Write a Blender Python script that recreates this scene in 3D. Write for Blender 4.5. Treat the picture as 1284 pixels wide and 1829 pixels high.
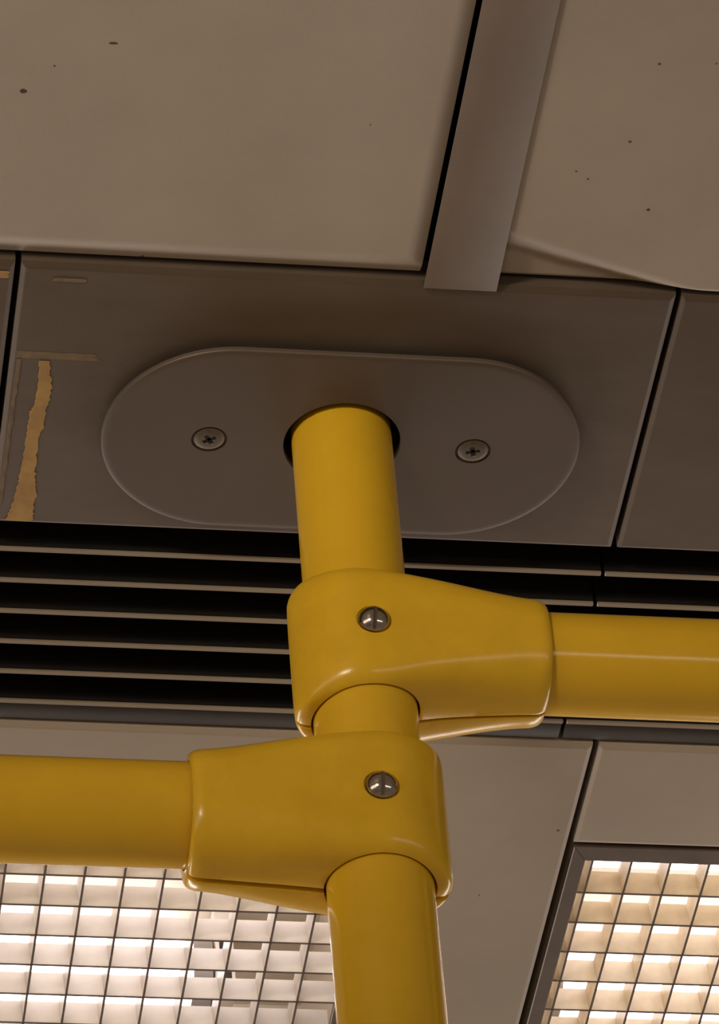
import bpy, bmesh, math, random
from mathutils import Vector, Matrix

S = 0.001                      # all builder coordinates are millimetres
scene = bpy.context.scene
for o in list(bpy.data.objects):
    bpy.data.objects.remove(o)
COL = scene.collection

# ------------------------------------------------------------------ camera
# world: x along the carriage (right), y across it (away from camera), z up; flat ceiling at z = 0,
# the vertical grab pole's axis is x = y = 0
cam_d = bpy.data.cameras.new('camera')
cam = bpy.data.objects.new('camera', cam_d)
COL.objects.link(cam)
F_PX = 9000.0
cam_d.sensor_fit = 'HORIZONTAL'
cam_d.sensor_width = 36.0
cam_d.lens = 36.0 * F_PX / 1284.0
cam_d.clip_start = 0.02
cam_d.clip_end = 50
right = Vector((0.9885517, -0.13583035, -0.06569369))
down = Vector((0.04326809, 0.67231281, -0.73900159))
fwd = Vector((0.14454556, 0.72769884, 0.67049309))
M = Matrix((right, -down, -fwd)).transposed().to_4x4()
M.translation = Vector((-281.4, -1440.1, -1368.7)) * S
cam.matrix_world = M
scene.camera = cam

# ------------------------------------------------------------------ world, lights, exposure
world = bpy.data.worlds.new('carriage_ambience')
scene.world = world
world.use_nodes = True
bg = world.node_tree.nodes['Background']
bg.inputs['Color'].default_value = (1.0, 0.80, 0.62, 1)
bg.inputs['Strength'].default_value = 0.175

def area(name, loc, target, sx, sy, power, color, spread=180):
    d = bpy.data.lights.new(name, 'AREA')
    d.shape = 'RECTANGLE'
    d.size, d.size_y = sx, sy
    d.energy = power
    d.color = color
    d.spread = math.radians(spread)
    o = bpy.data.objects.new(name, d)
    COL.objects.link(o)
    o.location = loc
    o.rotation_euler = (Vector(target) - Vector(loc)).to_track_quat('-Z', 'Y').to_euler()
    return o
# long lit strip of the carriage side behind the photographer, and unseen lights added at both sides
area('window_strip_light', (1.55, -2.0, -0.70), (1.55, 0, -0.70), 2.4, 0.09, 7, (1.0, 0.86, 0.68))
area('near_key_light', (-2.0, -1.25, -0.55), (0, 0, -0.12), 1.8, 0.7, 8.5, (1.0, 0.82, 0.63))  # unseen key added to lift the yellow pole and tubes
area('far_fill_light', (2.0, 2.6, -0.50), (0, 0, -0.1), 2.6, 0.5, 36, (1.0, 0.86, 0.76))  # added pair, brightens panel edges turned away from the camera
area('far_fill_light', (-1.25, 2.6, -0.46), (0, 0, -0.1), 2.5, 0.5, 50, (1.0, 0.86, 0.76))
area('pole_gradient_light', (-0.75, -1.30, -0.30), (0, 0, 0.0), 0.30, 0.14, 0.255, (1.0, 0.84, 0.62), 28)  # added unseen beam, makes the pole brighter towards the ceiling

vs = scene.view_settings
vs.view_transform = 'Standard'
vs.look = 'None'
vs.gamma = 1.0
vs.exposure = 0.0
vs.use_curve_mapping = False

# ------------------------------------------------------------------ materials
def mat(name, color, rough=0.5, metal=0.0, spec=0.5, var=0.0, vscale=30.0, vcol=None, speck=None,
        bump=0.0, bscale=400.0, aniso=None, rvar=0.0):
    m = bpy.data.materials.new(name)
    m.use_nodes = True
    nt = m.node_tree
    N, L = nt.nodes, nt.links
    b = N['Principled BSDF']
    b.inputs['Roughness'].default_value = rough
    b.inputs['Metallic'].default_value = metal
    b.inputs['Specular IOR Level'].default_value = spec
    tc = N.new('ShaderNodeTexCoord')
    src = None
    c0 = (*color, 1)
    b.inputs['Base Color'].default_value = c0
    if var > 0:
        mp = N.new('ShaderNodeMapping')
        L.new(tc.outputs['Object'], mp.inputs['Vector'])
        if aniso:
            mp.inputs['Scale'].default_value = aniso
        nz = N.new('ShaderNodeTexNoise')
        nz.inputs['Scale'].default_value = vscale
        nz.inputs['Detail'].default_value = 6
        nz.inputs['Roughness'].default_value = 0.62
        L.new(mp.outputs['Vector'], nz.inputs['Vector'])
        rp = N.new('ShaderNodeValToRGB')
        rp.color_ramp.elements[0].position = 0.32
        rp.color_ramp.elements[1].position = 0.68
        c2 = vcol or tuple(c * (1 - var) for c in color)
        rp.color_ramp.elements[0].color = (*c2, 1)
        rp.color_ramp.elements[1].color = c0
        L.new(nz.outputs['Fac'], rp.inputs['Fac'])
        src = rp.outputs['Color']
        if rvar > 0:
            mr = N.new('ShaderNodeMapRange')
            mr.inputs['To Min'].default_value = max(0.02, rough - rvar)
            mr.inputs['To Max'].default_value = rough + rvar
            L.new(nz.outputs['Fac'], mr.inputs['Value'])
            L.new(mr.outputs['Result'], b.inputs['Roughness'])
    if speck:                        # small dirt specks: (scale, threshold, colour)
        vo = N.new('ShaderNodeTexVoronoi')
        vo.inputs['Scale'].default_value = speck[0]
        L.new(tc.outputs['Object'], vo.inputs['Vector'])
        n2 = N.new('ShaderNodeTexNoise')
        n2.inputs['Scale'].default_value = speck[0] * 0.45
        L.new(tc.outputs['Object'], n2.inputs['Vector'])
        lt = N.new('ShaderNodeMath'); lt.operation = 'LESS_THAN'
        lt.inputs[1].default_value = speck[1]
        L.new(vo.outputs['Distance'], lt.inputs[0])
        gt = N.new('ShaderNodeMath'); gt.operation = 'GREATER_THAN'
        gt.inputs[1].default_value = 0.60
        L.new(n2.outputs['Fac'], gt.inputs[0])
        mu = N.new('ShaderNodeMath'); mu.operation = 'MULTIPLY'
        L.new(lt.outputs[0], mu.inputs[0]); L.new(gt.outputs[0], mu.inputs[1])
        mx = N.new('ShaderNodeMixRGB')
        L.new(mu.outputs[0], mx.inputs['Fac'])
        if src is None:
            mx.inputs['Color1'].default_value = c0
        else:
            L.new(src, mx.inputs['Color1'])
        mx.inputs['Color2'].default_value = (*speck[2], 1)
        src = mx.outputs['Color']
    if src is not None:
        L.new(src, b.inputs['Base Color'])
    if bump > 0:
        nb = N.new('ShaderNodeTexNoise')
        nb.inputs['Scale'].default_value = bscale
        nb.inputs['Detail'].default_value = 3
        L.new(tc.outputs['Object'], nb.inputs['Vector'])
        bp = N.new('ShaderNodeBump')
        bp.inputs['Strength'].default_value = bump
        bp.inputs['Distance'].default_value = 0.0005
        L.new(nb.outputs['Fac'], bp.inputs['Height'])
        L.new(bp.outputs['Normal'], b.inputs['Normal'])
    return m

def emit(name, color, strength):
    m = bpy.data.materials.new(name)
    m.use_nodes = True
    b = m.node_tree.nodes['Principled BSDF']
    b.inputs['Base Color'].default_value = (0.9, 0.9, 0.9, 1)
    b.inputs['Emission Color'].default_value = (*color, 1)
    b.inputs['Emission Strength'].default_value = strength
    return m

YEL = (0.65, 0.39, 0.020)
m_pole = mat('yellow_pole_paint', YEL, 0.16, 0, 0.35, var=0.07, vscale=45, bump=0.05, bscale=900)
m_clamp = mat('yellow_clamp_paint', (0.66, 0.398, 0.020), 0.22, 0, 0.35, var=0.10, vscale=60, bump=0.06, bscale=900)
m_cream = mat('cream_panel', (0.41, 0.355, 0.30), 0.55, 0, 0.3, var=0.10, vscale=14,
              speck=(70, 0.05, (0.12, 0.08, 0.05)), bump=0.10, bscale=1500)
m_metal = mat('brown_anodised_metal', (0.125, 0.096, 0.079), 0.55, 0.15, 0.3, var=0.28, vscale=22,
              vcol=(0.10, 0.073, 0.05), aniso=(0.7, 1.6, 1), bump=0.08, bscale=1400, rvar=0.08)
m_plate = mat('brown_anodised_plate', (0.110, 0.083, 0.071), 0.50, 0.15, 0.35, var=0.22, vscale=18,
              vcol=(0.10, 0.077, 0.058), bump=0.06, bscale=1400, rvar=0.06)
m_strip = mat('beige_trim_metal', (0.19, 0.147, 0.118), 0.5, 0.1, 0.4, var=0.14, vscale=16, bump=0.06, bscale=1500)
m_black = mat('black_slat', (0.012, 0.010, 0.010), 0.6, 0, 0.2, var=0.3, vscale=60)
m_lip = mat('dull_metal_lip', (0.30, 0.25, 0.19), 0.5, 0.2, 0.4, var=0.18, vscale=60, aniso=(0.2, 3, 3))
m_void = mat('dark_ceiling_void', (0.012, 0.010, 0.009), 0.9, 0, 0.1)
m_rail = mat('dark_rail', (0.05, 0.042, 0.037), 0.5, 0.2, 0.4, var=0.2, vscale=40)
m_frame = mat('brown_light_frame', (0.14, 0.108, 0.088), 0.5, 0.2, 0.4, var=0.25, vscale=50)
m_slat = mat('white_louvre_plastic', (0.90, 0.86, 0.80), 0.35, 0, 0.4, var=0.06, vscale=120)
m_slat_warm = mat('warm_lit_louvre_plastic', (0.95, 0.87, 0.72), 0.35, 0, 0.4, var=0.14, vscale=110)  # warm colour cast of the right light put into the plastic colour
for _m in (m_slat, m_slat_warm):
    _m.node_tree.nodes['Principled BSDF'].inputs['Subsurface Weight'].default_value = 0.0
    nt_ = _m.node_tree
    _b = nt_.nodes['Principled BSDF']
    _t = nt_.nodes.new('ShaderNodeBsdfTranslucent')
    nt_.links.new(_b.inputs['Base Color'].links[0].from_socket, _t.inputs['Color'])
    _x = nt_.nodes.new('ShaderNodeMixShader')
    _x.inputs['Fac'].default_value = 0.45
    nt_.links.new(_b.outputs[0], _x.inputs[1]); nt_.links.new(_t.outputs[0], _x.inputs[2])
    nt_.links.new(_x.outputs[0], nt_.nodes['Material Output'].inputs['Surface'])
m_refl = mat('white_reflector', (0.60, 0.52, 0.40), 0.4, 0, 0.4)
m_tube = emit('fluorescent_tube', (1.0, 0.93, 1.0), 4.4)
m_edge = mat('backlit_louvre_edge', (0.16, 0.12, 0.105), 0.6, 0, 0.2, var=0.3, vscale=150)  # backlit darkness painted into the blade edge colour, with some grime
m_cap = mat('tube_end_cap', (0.45, 0.43, 0.42), 0.35, 0.8, 0.5)
m_holder = mat('lamp_holder_plastic', (0.75, 0.70, 0.62), 0.4)
m_dark = mat('dark_slot', (0.02, 0.016, 0.02), 0.7)
m_steel = mat('steel_screw', (0.46, 0.41, 0.36), 0.14, 1.0, 0.5, var=0.15, vscale=200)
m_zinc = mat('dull_zinc_screw', (0.125, 0.102, 0.075), 0.55, 0.3, 0.4, var=0.3, vscale=260)
m_glue = mat('yellow_adhesive_residue', (0.44, 0.28, 0.10), 0.65, 0, 0.2, var=0.3, vscale=70, vcol=(0.30, 0.18, 0.065))
m_glue2 = mat('faint_residue', (0.21, 0.155, 0.09), 0.65, 0, 0.2, var=0.4, vscale=120, vcol=(0.13, 0.10, 0.07))

def cream_stained(name):
    """cream panel paint with a narrow yellowish water line running along the bent corner"""
    m = m_cream.copy(); m.name = name
    nt = m.node_tree; N, L = nt.nodes, nt.links
    b = N['Principled BSDF']
    src = b.inputs['Base Color'].links[0].from_socket
    tc = N.new('ShaderNodeTexCoord')
    nz = N.new('ShaderNodeTexNoise'); nz.inputs['Scale'].default_value = 60
    L.new(tc.outputs['Object'], nz.inputs['Vector'])
    sp = N.new('ShaderNodeSeparateXYZ'); L.new(tc.outputs['Object'], sp.inputs[0])
    # distance from line through (49,-103.5) and (118,-88): n = (-0.2192, 0.9757)
    a = N.new('ShaderNodeMath'); a.operation = 'MULTIPLY'; a.inputs[1].default_value = -0.2192
    L.new(sp.outputs['X'], a.inputs[0])
    c = N.new('ShaderNodeMath'); c.operation = 'MULTIPLY_ADD'; c.inputs[1].default_value = 0.9757
    L.new(sp.outputs['Y'], c.inputs[0]); L.new(a.outputs[0], c.inputs[2])
    d = N.new('ShaderNodeMath'); d.operation = 'ADD'; d.inputs[1].default_value = 0.1117 - 0.004
    L.new(c.outputs[0], d.inputs[0])
    e = N.new('ShaderNodeMath'); e.operation = 'MULTIPLY_ADD'; e.inputs[1].default_value = 0.008
    L.new(nz.outputs['Fac'], e.inputs[0]); L.new(d.outputs[0], e.inputs[2])
    ab = N.new('ShaderNodeMath'); ab.operation = 'ABSOLUTE'; L.new(e.outputs[0], ab.inputs[0])
    mr = N.new('ShaderNodeMapRange')
    mr.inputs['From Min'].default_value = 0.0006; mr.inputs['From Max'].default_value = 0.0028
    mr.inputs['To Min'].default_value = 0.55; mr.inputs['To Max'].default_value = 0.0
    L.new(ab.outputs[0], mr.inputs['Value'])
    mx = N.new('ShaderNodeMixRGB'); mx.inputs['Color2'].default_value = (0.22, 0.155, 0.07, 1)
    L.new(mr.outputs['Result'], mx.inputs['Fac']); L.new(src, mx.inputs['Color1'])
    L.new(mx.outputs['Color'], b.inputs['Base Color'])
    return m
m_cream_st = cream_stained('cream_panel_stained')

# ------------------------------------------------------------------ mesh helpers
def link(name, me, m, parent=None, loc=None):
    o = bpy.data.objects.new(name, me)
    COL.objects.link(o)
    if m is not None and not me.materials:
        me.materials.append(m)
    if parent is not None:
        o.parent = parent
    if loc is not None:
        o.location = Vector(loc) * S
    return o

def to_mesh(name, bm, smooth=None):
    bmesh.ops.recalc_face_normals(bm, faces=bm.faces)
    me = bpy.data.meshes.new(name)
    bm.to_mesh(me)
    bm.free()
    if smooth is not None:
        for p in me.polygons:
            p.use_smooth = True
        me.set_sharp_from_angle(angle=math.radians(smooth))
    return me

def tag(o, label, cat=None, group=None, kind=None):
    o['label'] = label
    if cat: o['category'] = cat
    if group: o['group'] = group
    if kind: o['kind'] = kind
    return o

def empty(name, loc):
    o = bpy.data.objects.new(name, None)
    o.empty_display_size = 0.02
    COL.objects.link(o)
    o.location = Vector(loc) * S
    return o

def add_box(bm, x0, x1, y0, y1, z0, z1):
    r = bmesh.ops.create_cube(bm, size=1)
    for v in r['verts']:
        v.co = Vector(((x0 + x1) / 2 + v.co.x * (x1 - x0), (y0 + y1) / 2 + v.co.y * (y1 - y0),
                       (z0 + z1) / 2 + v.co.z * (z1 - z0))) * S
    return r['verts']

def box_mesh(name, x0, x1, y0, y1, z0, z1, bevel=0, segs=2):
    bm = bmesh.new()
    add_box(bm, x0, x1, y0, y1, z0, z1)
    if bevel:
        bmesh.ops.bevel(bm, geom=list(bm.edges), offset=bevel * S, segments=segs, profile=0.5, affect='EDGES')
    return to_mesh(name, bm, 35 if bevel else None)

def cyl_bm(p0, p1, r, n=64, rings=()):
    """closed cylinder from p0 to p1 (mm)"""
    bm = bmesh.new()
    p0, p1 = Vector(p0), Vector(p1)
    d = p1 - p0
    q = d.to_track_quat('Z', 'Y').to_matrix()
    ts = [0] + list(rings) + [1]
    loops = []
    for t in ts:
        loops.append([bm.verts.new((p0 + d * t + q @ Vector((r * math.cos(a), r * math.sin(a), 0))) * S)
                      for a in [2 * math.pi * k / n for k in range(n)]])
    for A, B in zip(loops, loops[1:]):
        for k in range(n):
            bm.faces.new((A[k], A[(k + 1) % n], B[(k + 1) % n], B[k]))
    bm.faces.new(loops[0]); bm.faces.new(loops[-1])
    return bm

def lathe_bm(prof, n=48):
    """closed solid of revolution about local z; prof = [(r, z)] mm, first and last r may be 0"""
    bm = bmesh.new()
    rows = []
    for r, z in prof:
        if r <= 1e-6:
            rows.append([bm.verts.new(Vector((0, 0, z)) * S)])
        else:
            rows.append([bm.verts.new(Vector((r * math.cos(2 * math.pi * k / n), r * math.sin(2 * math.pi * k / n), z)) * S)
                         for k in range(n)])
    for A, B in zip(rows, rows[1:]):
        for k in range(n):
            k2 = (k + 1) % n
            if len(A) == 1: bm.faces.new((A[0], B[k], B[k2]))
            elif len(B) == 1: bm.faces.new((A[k], A[k2], B[0]))
            else: bm.faces.new((A[k], A[k2], B[k2], B[k]))
    if len(rows[0]) > 1: bm.faces.new(rows[0])
    if len(rows[-1]) > 1: bm.faces.new(rows[-1])
    return bm

def boolean(bm, cutters, name='cut', smooth=35, bevel=0.0):
    """bm minus every cutter bmesh (exact); returns a mesh"""
    me = to_mesh(name + '_src', bm)
    o = bpy.data.objects.new(name + '_src', me)
    COL.objects.link(o)
    tmp = [o]
    for i, c in enumerate(cutters):
        co = bpy.data.objects.new(name + '_tool', to_mesh(name + '_tool', c))
        COL.objects.link(co)
        tmp.append(co)
        md = o.modifiers.new('b%d' % i, 'BOOLEAN')
        md.operation = 'DIFFERENCE'
        md.solver = 'EXACT'
        md.object = co
    if bevel:
        md = o.modifiers.new('bev', 'BEVEL')
        md.width = bevel * S; md.segments = 2; md.limit_method = 'ANGLE'; md.angle_limit = math.radians(50)
        md.use_clamp_overlap = True; md.harden_normals = False
    dg = bpy.context.evaluated_depsgraph_get()
    dg.update()
    res = bpy.data.meshes.new_from_object(o.evaluated_get(dg))
    for t in tmp:
        d = t.data
        bpy.data.objects.remove(t)
        bpy.data.meshes.remove(d)
    res.name = name
    for p in res.polygons: p.use_smooth = True
    res.set_sharp_from_angle(angle=math.radians(smooth))
    return res

def roll(d, w, h):
    """height of a rolled panel edge at distance d from the edge"""
    if d >= w: return 0.0
    t = 1 - d / w
    k = 0.25                              # short blend, then an even slope
    return h * (t * t / (2 * k) if t < k else t - k / 2) / (1 - k / 2)

def panel_mesh(name, x0, x1, y0, y1, rx=(5, 2), ry0=(5, 2), ry1=(5, 2), thick=12, extra=None, rx1=None, xs_extra=(), ys_extra=()):
    """ceiling panel: visible face looking down at z = 0 with edges rolled upward, folded side flanges above"""
    rx1 = rx1 or rx
    def stations(a, b, wa, wb, more):
        s = {a, b}
        for k in range(1, 9):
            s.add(a + wa * k / 8); s.add(b - wb * k / 8)
        for e in more: s.add(e)
        return sorted(v for v in s if a <= v <= b)
    xs = stations(x0, x1, rx[0], rx1[0], xs_extra)
    ys = stations(y0, y1, ry0[0], ry1[0], ys_extra)
    bm = bmesh.new()
    G = []
    for y in ys:
        row = []
        for x in xs:
            z = max(roll(x - x0, *rx), roll(x1 - x, *rx1), roll(y - y0, *ry0), roll(y1 - y, *ry1))
            if extra: z += extra(x, y)
            row.append(bm.verts.new(Vector((x, y, z)) * S))
        G.append(row)
    for j in range(len(ys) - 1):
        for i in range(len(xs) - 1):
            bm.faces.new((G[j][i], G[j + 1][i], G[j + 1][i + 1], G[j][i + 1]))
    # flanges
    border = [G[0][i] for i in range(len(xs))] + [G[j][-1] for j in range(1, len(ys))] + \
             [G[-1][i] for i in range(len(xs) - 2, -1, -1)] + [G[j][0] for j in range(len(ys) - 2, 0, -1)]
    top = [bm.verts.new(Vector((v.co.x, v.co.y, thick * S + 0))) for v in border]
    n = len(border)
    for k in range(n):
        bm.faces.new((border[k], border[(k + 1) % n], top[(k + 1) % n], top[k]))
    bm.faces.new(top)
    return to_mesh(name, bm, 40)

# ------------------------------------------------------------------ ceiling
PER = 257.5                                   # module of the ceiling along the carriage
ceil = link('ceiling', box_mesh('ceiling', -2200, 2200, -1300, 1600, 90, 110), m_void)
tag(ceil, 'panelled carriage ceiling of cream and brown metal panels with dark joints', kind='structure')

flr = link('floor', box_mesh('floor', -2400, 2400, -1900, 1900, -2090, -2050), mat('grey_floor', (0.55, 0.48, 0.41), 0.6, 0, 0.3, var=0.2, vscale=20))
tag(flr, 'grey carriage floor far below the ceiling', kind='structure')
# cream panels nearest the camera, either side of the beige trim strip
pl = link('cream_panel', panel_mesh('cream_panel', -1180, 19.0, -1200, -89.6, rx=(6, 1.5), ry0=(6, 2), ry1=(12, 3.6), rx1=(7, 2.0)), m_cream, ceil)
pl['label'] = 'large smooth cream panel left of the beige strip'

def dent(x, y):
    # corner bent upward beyond the line (48,-118) - (135,-88.7)
    dx, dy = 87.0, 29.3
    l = math.hypot(dx, dy)
    d = (-(dy) * (x - 48) + dx * (y + 118)) / l
    if d <= 0: return 0.0
    w = 11.0
    t = min(1.0, d / w)
    return 4.2 * t * t * (3 - 2 * t)
gx = [48 + 2.0 * k for k in range(50)]
gy = [-122 + 1.0 * k for k in range(33)]
pr = link('cream_panel', panel_mesh('cream_panel_bent', 47.5, 1180, -1200, -89.6, rx=(5, 0.8), ry0=(6, 2), ry1=(1.5, 0.6),
                                    extra=dent, xs_extra=gx, ys_extra=gy), m_cream_st, ceil)
pr['label'] = 'cream panel with a bent, water-stained corner'
# backing rebate under the joints
# brown metal panels
pan_me = None
HOLE = 26.5
for k in (-2, -1, 0, 1, 2):
    x0, x1 = -134.9 + PER * k, 120.2 + PER * k
    if k == 0:
        continue
    if pan_me is None:
        pan_me = panel_mesh('metal_panel', -127.55, 127.55, -87.0, 60.4, rx=(2.2, 0.9), ry0=(3.5, 1.0), ry1=(1.5, 0.6))
    link('metal_panel', pan_me, m_metal, ceil, (PER * k - 7.35, 0, 0))
bm = bmesh.new()
me = panel_mesh('metal_panel_holed_src', -134.9, 120.2, -87.0, 60.4, rx=(2.2, 0.9), ry0=(3.5, 1.0), ry1=(1.5, 0.6))
bm.from_mesh(me)
mp = link('metal_panel', boolean(bm, [cyl_bm((0, 0, -10), (0, 0, 30), HOLE)], 'metal_panel_holed'), m_metal, ceil)
mp['label'] = 'brown metal panel with yellow streaks that carries the oval plate'

def ribbon(name, pts, m, parent, z=-0.25):
    """thin irregular film; pts = [(xleft, xright, y)]"""
    bm = bmesh.new()
    A, B, C, D = [], [], [], []
    for xl, xr, y in pts:
        A.append(bm.verts.new(Vector((xl, y, z)) * S)); B.append(bm.verts.new(Vector((xr, y, z)) * S))
        C.append(bm.verts.new(Vector((xl - .15, y, 0.05)) * S)); D.append(bm.verts.new(Vector((xr + .15, y, 0.05)) * S))
    for i in range(len(pts) - 1):
        for P, Q in ((A, B), (B, D), (D, C), (C, A)):
            bm.faces.new((P[i], P[i + 1], Q[i + 1], Q[i]))
    bm.faces.new((A[0], B[0], D[0], C[0])); bm.faces.new((A[-1], B[-1], D[-1], C[-1]))
    return link(name, to_mesh(name, bm), m, parent)

rnd = random.Random(4)
ctrl = [(-33.5, -123.3, -119.2), (-27, -122.9, -118.6), (-20, -122.6, -117.4), (-13, -122.9, -117.2), (-8, -123.2, -118.3),
        (-4, -124.4, -118.2), (4, -124.6, -118.4), (10, -124.5, -119.8), (20, -124.7, -119.9), (30, -125.0, -119.4),
        (36, -125.4, -118.6), (43, -125.8, -117.6), (49, -126.6, -118.4), (54, -127.2, -118.0), (58.3, -128.6, -117.8), (59.2, -128.9, -119.5)]
pts = []
for (ya, la, ra), (yb, lb, rb) in zip(ctrl, ctrl[1:]):
    n = 5
    for i in range(n):
        t = i / n
        pts.append((la + (lb - la) * t + rnd.uniform(-.3, .3), ra + (rb - ra) * t + rnd.uniform(-.45, .45), ya + (yb - ya) * t))
pts.append((ctrl[-1][1], ctrl[-1][2], ctrl[-1][0]))
g = ribbon('adhesive_streak', pts, m_glue, mp)
g['label'] = 'ragged yellow adhesive streak'
ribbon('residue_line', [(-132.0 - 0.02 * i + rnd.uniform(-.15, .15), -130.6 - 0.02 * i + rnd.uniform(-.25, .25), -34 + 3 * i) for i in range(29)], m_glue2, mp)
ribbon('residue_line', [(-132.0 - rnd.uniform(0, 1), -98 + rnd.uniform(-6, 0), -38.5 + .55 * i) for i in range(8)], m_glue2, mp, z=-0.08)
ribbon('residue_line', [(-121.5 + rnd.uniform(-1, 1), -110 + rnd.uniform(-1, 1), -79.4 + .4 * i) for i in range(5)], m_glue2, mp)

lp = [c for c in ceil.children if c.name.startswith('metal_panel') and abs(c.location.x / S + 7.35 + PER) < 1][0]
ox = PER + 7.35
ribbon('residue_line', [(-148 + ox + rnd.uniform(-1, 1), -139.2 + ox + rnd.uniform(-.6, .4), -81.6 + .7 * i) for i in range(6)], m_glue, lp)
m_dirt = mat('dirt_speck', (0.09, 0.06, 0.04), 0.8, 0, 0.2)
for par, x, y, r, sx in ((pl, -142, -175.4, 1.25, 1.2), (pl, -111.3, -201.7, 0.7, 2.6), (pl, -131.8, -188.8, 0.45, 1.2),
                         (pr, 100.9, -131.9, 0.75, 1.1), (pr, 87.5, -166.8, 0.6, 1.2), (pr, 74.9, -146.3, 0.5, 1.0), (pr, 69.8, -150, 0.35, 1.5)):
    bm = lathe_bm([(0, -0.12), (r * 0.7, -0.1), (r, 0.02), (0, 0.03)], 9)
    for v in bm.verts:
        v.co.x *= sx * rnd.uniform(.85, 1.15); v.co.y *= rnd.uniform(.7, 1.2)
    link('dirt_speck', to_mesh('dirt_speck', bm), m_dirt, par, (x, y, 0))

# beige trim strip crossing between the cream panels
st = link('trim_1', box_mesh('trim_1', 20.8, 49.3, -1200, -84.8, -1.0, -0.1, 0.2), m_strip)
tag(st, 'flat beige trim strip between the two large cream ceiling panels', kind='structure')

# cream panels beyond the grille: fillers over the lights and full-depth panels between them
def lowpanel(x0, x1, y0, y1, lab=None):
    o = link('cream_panel', panel_mesh('cream_panel_far', x0, x1, y0, y1, rx=(2.2, 0.8), ry0=(3.5, 1.2), ry1=(2.0, 0.8)), m_cream, ceil)
    if lab: o['label'] = lab
    return o
lowpanel(-122.0, 57.5, 186.0, 253.5, 'narrow cream panel before the left light')
lowpanel(60.0, 134.4, 186.0, 1580, 'cream panel running between the two lights')
lowpanel(137.3, 315, 186.0, 253.5, 'narrow cream panel before the right light')
lowpanel(317.5, 1180, 186.0, 1580)
lowpanel(-1180, -125, 186.0, 1580)
lowpanel(-122.0, 57.5, 529, 1580)
lowpanel(137.3, 315, 529, 1580)

# ------------------------------------------------------------------ ventilation grilles
slat_body = box_mesh('slat_body', -257, 257, -0.9, 0.9, 1.5, 34)
slat_lip = box_mesh('slat_lip', -257, 257, -1.1, 1.1, 0.2, 1.5, 0.25, 1)
def grille(x0, x1, label):
    L0 = x1 - x0
    root = empty('vent_grille', ((x0 + x1) / 2, 120, 0))
    tag(root, label, 'vent', 'ventilation grilles in the ceiling')
    ys = [77.3 + 19.02 * k for k in range(6)]
    for y in ys:
        s = link('slat', slat_body, m_black, root, (0, y - 120, 0))
        s.scale.x = L0 / 514.0
        link('slat_lip', slat_lip, m_lip, s)
    link('rail', box_mesh('rail', -L0 / 2, L0 / 2, 174.4 - 120, 184.2 - 120, 1.2, 14, 0.5), m_rail, root)
    link('back_plate', box_mesh('back_plate', -L0 / 2, L0 / 2, 61.2 - 120, 184.2 - 120, 36, 40), m_void, root)
    return root
grille(-395.5, 118.9, 'black ventilation grille with thin metal slat edges left of the slat joint')
grille(120.6, 635, 'black ventilation grille right of the slat joint, mostly behind the right tube')

# ------------------------------------------------------------------ recessed lights
row_slat = None
def slat_bm(L0, along):
    """tapered louvre blade, thin at its lower edge"""
    bm = bmesh.new()
    prof = [(-0.5, 0.5), (0.5, 0.5), (0.5, 0.75), (0.6, 3), (0.85, 8), (1.15, 12.0), (-1.15, 12.0), (-0.85, 8), (-0.6, 3), (-0.5, 0.75)]
    ends = []
    for e in (-L0 / 2, L0 / 2):
        ends.append([bm.verts.new(Vector((e, p, z) if along == 'x' else (p, e, z)) * S) for p, z in prof])
    n = len(prof)
    for k in range(n):
        bm.faces.new((ends[0][k], ends[0][(k + 1) % n], ends[1][(k + 1) % n], ends[1][k]))
    bm.faces.new(ends[0]); bm.faces.new(ends[1])
    bm.faces.ensure_lookup_table()
    for k in (0, 1, n - 1):                # the lower edge, painted dark for its backlit look
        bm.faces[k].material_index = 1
    return bm
Y0, Y1 = 256.0, 526.0
IX0, IX1 = 6.6, 170.0                 # louvre opening, relative to the fixture's left edge
IY0, IY1 = 266.0, 516.0
WID = 176.6
row_me = to_mesh('row_blade', slat_bm(IX1 - IX0, 'x'))
col_me = to_mesh('column_blade', slat_bm(IY1 - IY0, 'y'))
row_me2, col_me2 = row_me.copy(), col_me.copy()
for _me, _mm in ((row_me, m_slat), (col_me, m_slat), (row_me2, m_slat_warm), (col_me2, m_slat_warm)):
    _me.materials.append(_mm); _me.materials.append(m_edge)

def rail(name, outer0, outer1, inner1, inner0, z0, z1):
    bm = bmesh.new()
    q = [outer0, outer1, inner1, inner0]
    lo = [bm.verts.new(Vector((x, y, z0)) * S) for x, y in q]
    hi = [bm.verts.new(Vector((x, y, z1)) * S) for x, y in q]
    bm.faces.new(lo); bm.faces.new(hi)
    for k in range(4):
        bm.faces.new((lo[k], lo[(k + 1) % 4], hi[(k + 1) % 4], hi[k]))
    bmesh.ops.bevel(bm, geom=list(bm.edges), offset=0.35 * S, segments=1, affect='EDGES')
    return to_mesh(name, bm)

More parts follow.
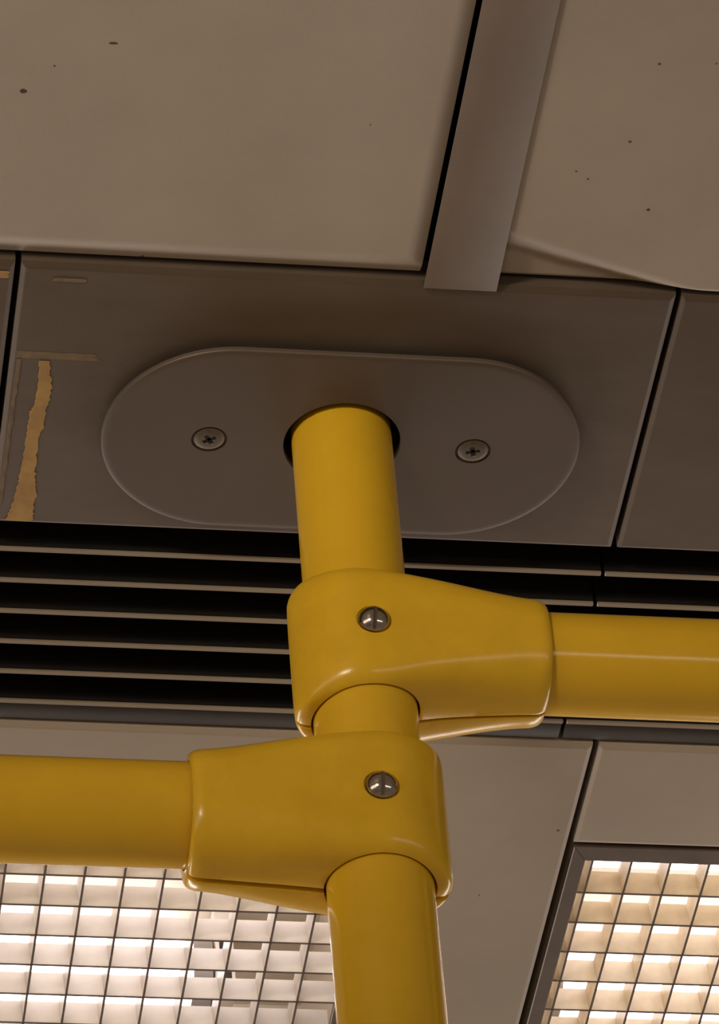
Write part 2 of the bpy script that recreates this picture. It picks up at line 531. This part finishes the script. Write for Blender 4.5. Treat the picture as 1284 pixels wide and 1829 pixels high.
def light(X, tube, label, slat_mat, rm, cm, shift):
    root = empty('ceiling_light', (X, 0, 0))
    tag(root, label, 'light', 'recessed lights in the ceiling')
    o = [(0, Y0), (WID, Y0), (WID, Y1), (0, Y1)]
    i = [(IX0, IY0), (IX1, IY0), (IX1, IY1), (IX0, IY1)]
    for k in range(4):
        link('frame_rail', rail('frame_rail', o[k], o[(k + 1) % 4], i[(k + 1) % 4], i[k], 0.2, 3.4), m_frame, root)
    ys = [288.9 + 21.6 * k for k in range(11)]
    xs = [10.0 + shift + 17.5 * k for k in range(10)]
    xs = [x for x in xs if x < IX1]
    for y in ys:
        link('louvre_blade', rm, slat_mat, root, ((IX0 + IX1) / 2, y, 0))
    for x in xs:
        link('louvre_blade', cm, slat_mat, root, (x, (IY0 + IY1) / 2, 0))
    # reflector: an open white trough
    bm = bmesh.new()
    a, b = 13.2, 78
    sk = [bm.verts.new(Vector((x, y, 3.6)) * S) for x, y in ((1, Y0 + 1), (WID - 1, Y0 + 1), (WID - 1, Y1 - 1), (1, Y1 - 1))]
    lo = [bm.verts.new(Vector((x, y, a)) * S) for x, y in ((1, Y0 + 1), (WID - 1, Y0 + 1), (WID - 1, Y1 - 1), (1, Y1 - 1))]
    hi = [bm.verts.new(Vector((x, y, b)) * S) for x, y in ((4, Y0 + 24), (WID - 4, Y0 + 24), (WID - 4, Y1 - 45), (4, Y1 - 45))]
    for k in range(4):
        bm.faces.new((lo[k], lo[(k + 1) % 4], hi[(k + 1) % 4], hi[k]))
        bm.faces.new((sk[k], sk[(k + 1) % 4], lo[(k + 1) % 4], lo[k]))
    bm.faces.new(hi)
    ro = link('reflector', to_mesh('reflector', bm), m_refl, root)
    sm = ro.modifiers.new('sheet', 'SOLIDIFY'); sm.thickness = 0.8 * S; sm.offset = 1
    t0, t1 = tube
    R = 16.5
    link('fluorescent_tube', to_mesh('fluorescent_tube', cyl_bm((6, 309, 48), (WID - 6, 309, 48), 13, 40), 40), m_tube, root)
    yc, zc = 420.0, 49.0
    tb = cyl_bm((t0, yc, zc), (t1, yc, zc), R, 40)
    to = link('fluorescent_tube', to_mesh('fluorescent_tube', tb, 40), m_tube, root)
    ends = [t0, t1]
    for e, d in ((t0, -1), (t1, 1)):
        if e + d * 14 < 2 or e + d * 14 > WID - 2: continue
        c = link('end_cap', to_mesh('end_cap', cyl_bm((e, yc, zc), (e + d * 9, yc, zc), R + .4, 40), 40), m_cap, to)
        h = link('lamp_holder', box_mesh('lamp_holder', min(e + d * 10, e + d * 19), max(e + d * 10, e + d * 19), yc - 17, yc + 17, 28, 77, 1.2), m_holder, root)
        link('holder_slot', box_mesh('holder_slot', min(e + d * 12, e + d * 17), max(e + d * 12, e + d * 17), yc - 17.4, yc - 16.8, 34, 60), m_dark, h)
    return root
light(-122.4, (3, 111), 'lit louvred ceiling light at lower left, behind the left yellow tube', m_slat, row_me, col_me, 2.8)
light(-119.4 + PER, (24, 173), 'lit louvred ceiling light at lower right with its brown mitred frame corner in view', m_slat_warm, row_me2, col_me2, 0.0)

# ------------------------------------------------------------------ oval cover plate
def stadium(bm, hx, r, cy, z, n=40):
    out = []
    for k in range(n + 1):
        a = -math.pi / 2 + math.pi * k / n
        out.append(bm.verts.new(Vector((hx + r * math.cos(a), cy + r * math.sin(a), z)) * S))
    for k in range(n + 1):
        a = math.pi / 2 + math.pi * k / n
        out.append(bm.verts.new(Vector((-hx + r * math.cos(a), cy + r * math.sin(a), z)) * S))
    return out
def stadium_solid(layers, hx, cy):
    bm = bmesh.new()
    Ls = [stadium(bm, hx, r, cy, z) for r, z in layers]
    n = len(Ls[0])
    for A, B in zip(Ls, Ls[1:]):
        for k in range(n):
            bm.faces.new((A[k], A[(k + 1) % n], B[(k + 1) % n], B[k]))
    bm.faces.new(Ls[0]); bm.faces.new(Ls[-1])
    return bm
PCY, PHX, PR = 1.0, 45.0, 50.8
SCX = 53.0
plate = empty('cover_plate', (0, PCY, 0))
tag(plate, 'oval brown metal cover plate around the pole where it enters the ceiling', 'cover plate')
bm = stadium_solid([(PR - 0.3, -2.8), (PR, -3.0), (PR, -4.5), (PR - 0.3, -5.0), (PR - 0.9, -5.25), (PR - 2.6, -5.35), (PR - 4.2, -5.4)], PHX, 0)
cut = [cyl_bm((0, -PCY, -10), (0, -PCY, 30), 23.4)]
for s in (-1, 1):
    cut.append(cyl_bm((s * SCX, 0, -10), (s * SCX, 0, -4.5), 7.2, 40))
link('plate_body', boolean(bm, cut, 'plate_body', 30), m_plate, plate)
gasket = stadium_solid([(PR - 4.0, -2.7), (PR - 4.0, 0.0)], PHX, 0)
link('gasket', boolean(gasket, [cyl_bm((0, -PCY, -10), (0, -PCY, 30), 25)], 'gasket', 30), m_dark, plate)
def cross_cut(rot):
    out = []
    for a in (0, 90):
        b2 = bmesh.new()
        add_box(b2, -3.9, 3.9, -0.95, 0.95, -3, 2.6)
        for v in b2.verts:
            if v.co.z > 0: v.co.x *= 0.35
        bmesh.ops.rotate(b2, verts=b2.verts, cent=(0, 0, 0), matrix=Matrix.Rotation(math.radians(a + rot), 3, 'Z'))
        out.append(b2)
    return out
for s, rot in ((-1, -32), (1, -16)):
    head = lathe_bm([(0, -0.9), (4, -0.75), (5.6, -0.45), (6.2, -0.1), (6.3, 0.4), (4, 2.6), (0, 3.4)], 40)
    sc = link('screw', boolean(head, cross_cut(rot), 'cross_screw', 30), m_zinc, plate, (s * SCX, 0, -4.9))
    rb = bmesh.new()
    for hx_, hy_ in ((3.75, 0.75), (0.75, 3.75)):
        add_box(rb, -hx_, hx_, -hy_, hy_, -0.35, 0.6)
    bmesh.ops.rotate(rb, verts=rb.verts, cent=(0, 0, 0), matrix=Matrix.Rotation(math.radians(rot), 3, 'Z'))
    link('recess_shade', to_mesh('recess_shade', rb), m_dark, sc)  # dark inset stands in for the shade inside the cross recess

# ------------------------------------------------------------------ grab pole and tubes
R = 20.0
bm = cyl_bm((0, 0, 60), (0, 0, -2050), R, 96)
pole = link('grab_pole', to_mesh('grab_pole', bm, 40), m_pole)
tag(pole, 'vertical yellow grab pole rising through both clamps into the ceiling plate', 'pole')
ZU, ZL = -117.0, -198.0
tr = link('grab_tube', to_mesh('grab_tube', cyl_bm((24, 0, ZU), (1100, 0, ZU), R, 96), 40), m_pole)
tag(tr, 'horizontal yellow tube running right from the upper clamp', 'tube', 'horizontal yellow tubes')
tl = link('grab_tube', to_mesh('grab_tube', cyl_bm((-24, 0, ZL), (-1100, 0, ZL), R, 96), 40), m_pole)
tag(tl, 'horizontal yellow tube running left from the lower clamp', 'tube', 'horizontal yellow tubes')

# ------------------------------------------------------------------ clamps
def sstep(t):
    t = max(0.0, min(1.0, t)); return t * t * (3 - 2 * t)
def curve(pts, x):
    # Catmull-Rom style monotone interpolation through (x, value)
    if x <= pts[0][0]: return pts[0][1]
    for (xa, a), (xb, b) in zip(pts, pts[1:]):
        if x <= xb:
            return a + (b - a) * (x - xa) / (xb - xa)
    return pts[-1][1]
def soft(pts, x, w=6.0):
    return sum(curve(pts, x + w * (k / 4.0 - 1)) for k in range(9)) / 9.0
HD_UP = [(-27, 33), (4, 33.5), (16, 29.5), (28, 27.0), (46, 25), (64, 23.6), (90, 23.2)]
HD_LO = [(-27, 33), (4, 33.5), (16, 31.6), (28, 30.5), (46, 29.4), (64, 28.2), (90, 28)]
def clamp_solid(HD):
    RL, XE = 27.0, 70.8
    st_ = []
    for k in range(0, 22):                       # rounded end around the pole
        a = math.pi / 2 * k / 21
        st_.append(-RL * math.cos(a))
    st_ += [2 + 2.6 * k for k in range(25)]      # towards the tube
    st_ += [66.5, 68, 69.2, 70.1, 70.6, 70.8]
    n = 96
    bm = bmesh.new()
    rings = []
    for x in st_:
        hu = soft([(-40, 28.3), (6, 28.3), (70, 22.8), (99, 22.8)], x)
        hd = soft(HD, x)
        w = soft([(-40, 26.6), (4, 26.6), (66, 23.5), (99, 23.5)], x)
        e = 5.2 + (2.4 - 5.2) * sstep((x + 8) / 74.0)
        if x < 0:
            c = math.sqrt(max(0.0, 1 - (x / RL) ** 2))
            w *= max(c, 0.03)
            f = max(0.0, (-x - (RL - 5)) / 5.0)
            dh = 4.5 * (1 - math.sqrt(max(0.0, 1 - f * f)))
            hu -= dh; hd -= dh
        if x > 65:
            f = (x - 65) / (XE - 65)
            dr = 2.6 * (1 - math.sqrt(max(0.0, 1 - f * f)))
            hu -= dr; hd -= dr; w -= dr
        ring = []
        for k in range(n):
            a = 2 * math.pi * (k + 0.5) / n
            ca, sa = math.cos(a), math.sin(a)
            y = w * math.copysign(abs(ca) ** (2 / e), ca)
            z = (hu if sa > 0 else hd) * math.copysign(abs(sa) ** (2 / e), sa)
            ring.append(bm.verts.new(Vector((x, y, z)) * S))
        rings.append(ring)
    for A, B in zip(rings, rings[1:]):
        for k in range(n):
            bm.faces.new((A[k], A[(k + 1) % n], B[(k + 1) % n], B[k]))
    bm.faces.new(rings[0]); bm.faces.new(rings[-1])
    bmesh.ops.recalc_face_normals(bm, faces=bm.faces)
    return bm
def half(front, HD, yp, gap=0.9):
    bm = clamp_solid(HD)
    g = list(bm.verts) + list(bm.edges) + list(bm.faces)
    yv = yp - gap if front else yp + gap
    bmesh.ops.bisect_plane(bm, geom=g, dist=1e-7, plane_co=(0, yv * S, 0), plane_no=(0, 1, 0),
                           clear_outer=front, clear_inner=not front)
    ed = [e for e in bm.edges if e.is_boundary]
    bmesh.ops.holes_fill(bm, edges=ed, sides=0)
    bmesh.ops.recalc_face_normals(bm, faces=bm.faces)
    cut = [cyl_bm((0, 0, -60), (0, 0, 60), R + 0.9, 96), cyl_bm((6, 0, 0), (90, 0, 0), R + 0.7, 96)]
    if front:
        cut.append(cyl_bm((1.3, -40, -4), (1.3, -25.6, -4), 6.75, 48))
    return boolean(bm, cut, 'clamp_front' if front else 'clamp_rear', 35, 0.7)
dome = lathe_bm([(0, 4.6), (1.2, 4.5), (2.4, 4.2), (3.6, 3.65), (4.7, 2.85), (5.5, 1.9), (6.0, 0.9), (6.2, 0.0), (6.2, -2.4), (0, -2.4)], 48)
slot = bmesh.new()
add_box(slot, -0.7, 0.7, -9, 9, 1.6, 8)
dome_me = boolean(dome, [slot], 'clamp_screw', 35)

def flip(me, name):
    m2 = me.copy(); m2.name = name
    m2.transform(Matrix.Scale(-1, 4, (1, 0, 0)))
    m2.flip_normals()
    for p in m2.polygons: p.use_smooth = True
    m2.set_sharp_from_angle(angle=math.radians(35))
    return m2
def clamp(z, mirror, label, tilt, HD, yp, gap):
    front_me, rear_me = half(True, HD, yp, gap), half(False, HD, yp, gap)
    root = empty('pipe_clamp', (0, 0, z))
    tag(root, label, 'clamp', 'yellow pipe clamps on the pole')
    f = flip(front_me, 'front_shell_mirrored') if mirror else front_me
    r = flip(rear_me, 'rear_shell_mirrored') if mirror else rear_me
    link('front_shell', f, m_clamp, root)
    link('rear_shell', r, m_clamp, root)
    sc = link('screw', dome_me, m_steel, root, (-1.3 if mirror else 1.3, -26.0, -4))
    sc.rotation_euler = (math.radians(90), math.radians(tilt), 0)
    sc['label'] = 'slotted steel dome screw'
    return root
clamp(ZU, False, 'upper yellow pipe clamp holding the right-hand tube', 3, HD_UP, 3.6, 0.9)
clamp(ZL, True, 'lower yellow pipe clamp holding the left-hand tube', 2, HD_LO, 3.0, 1.5)
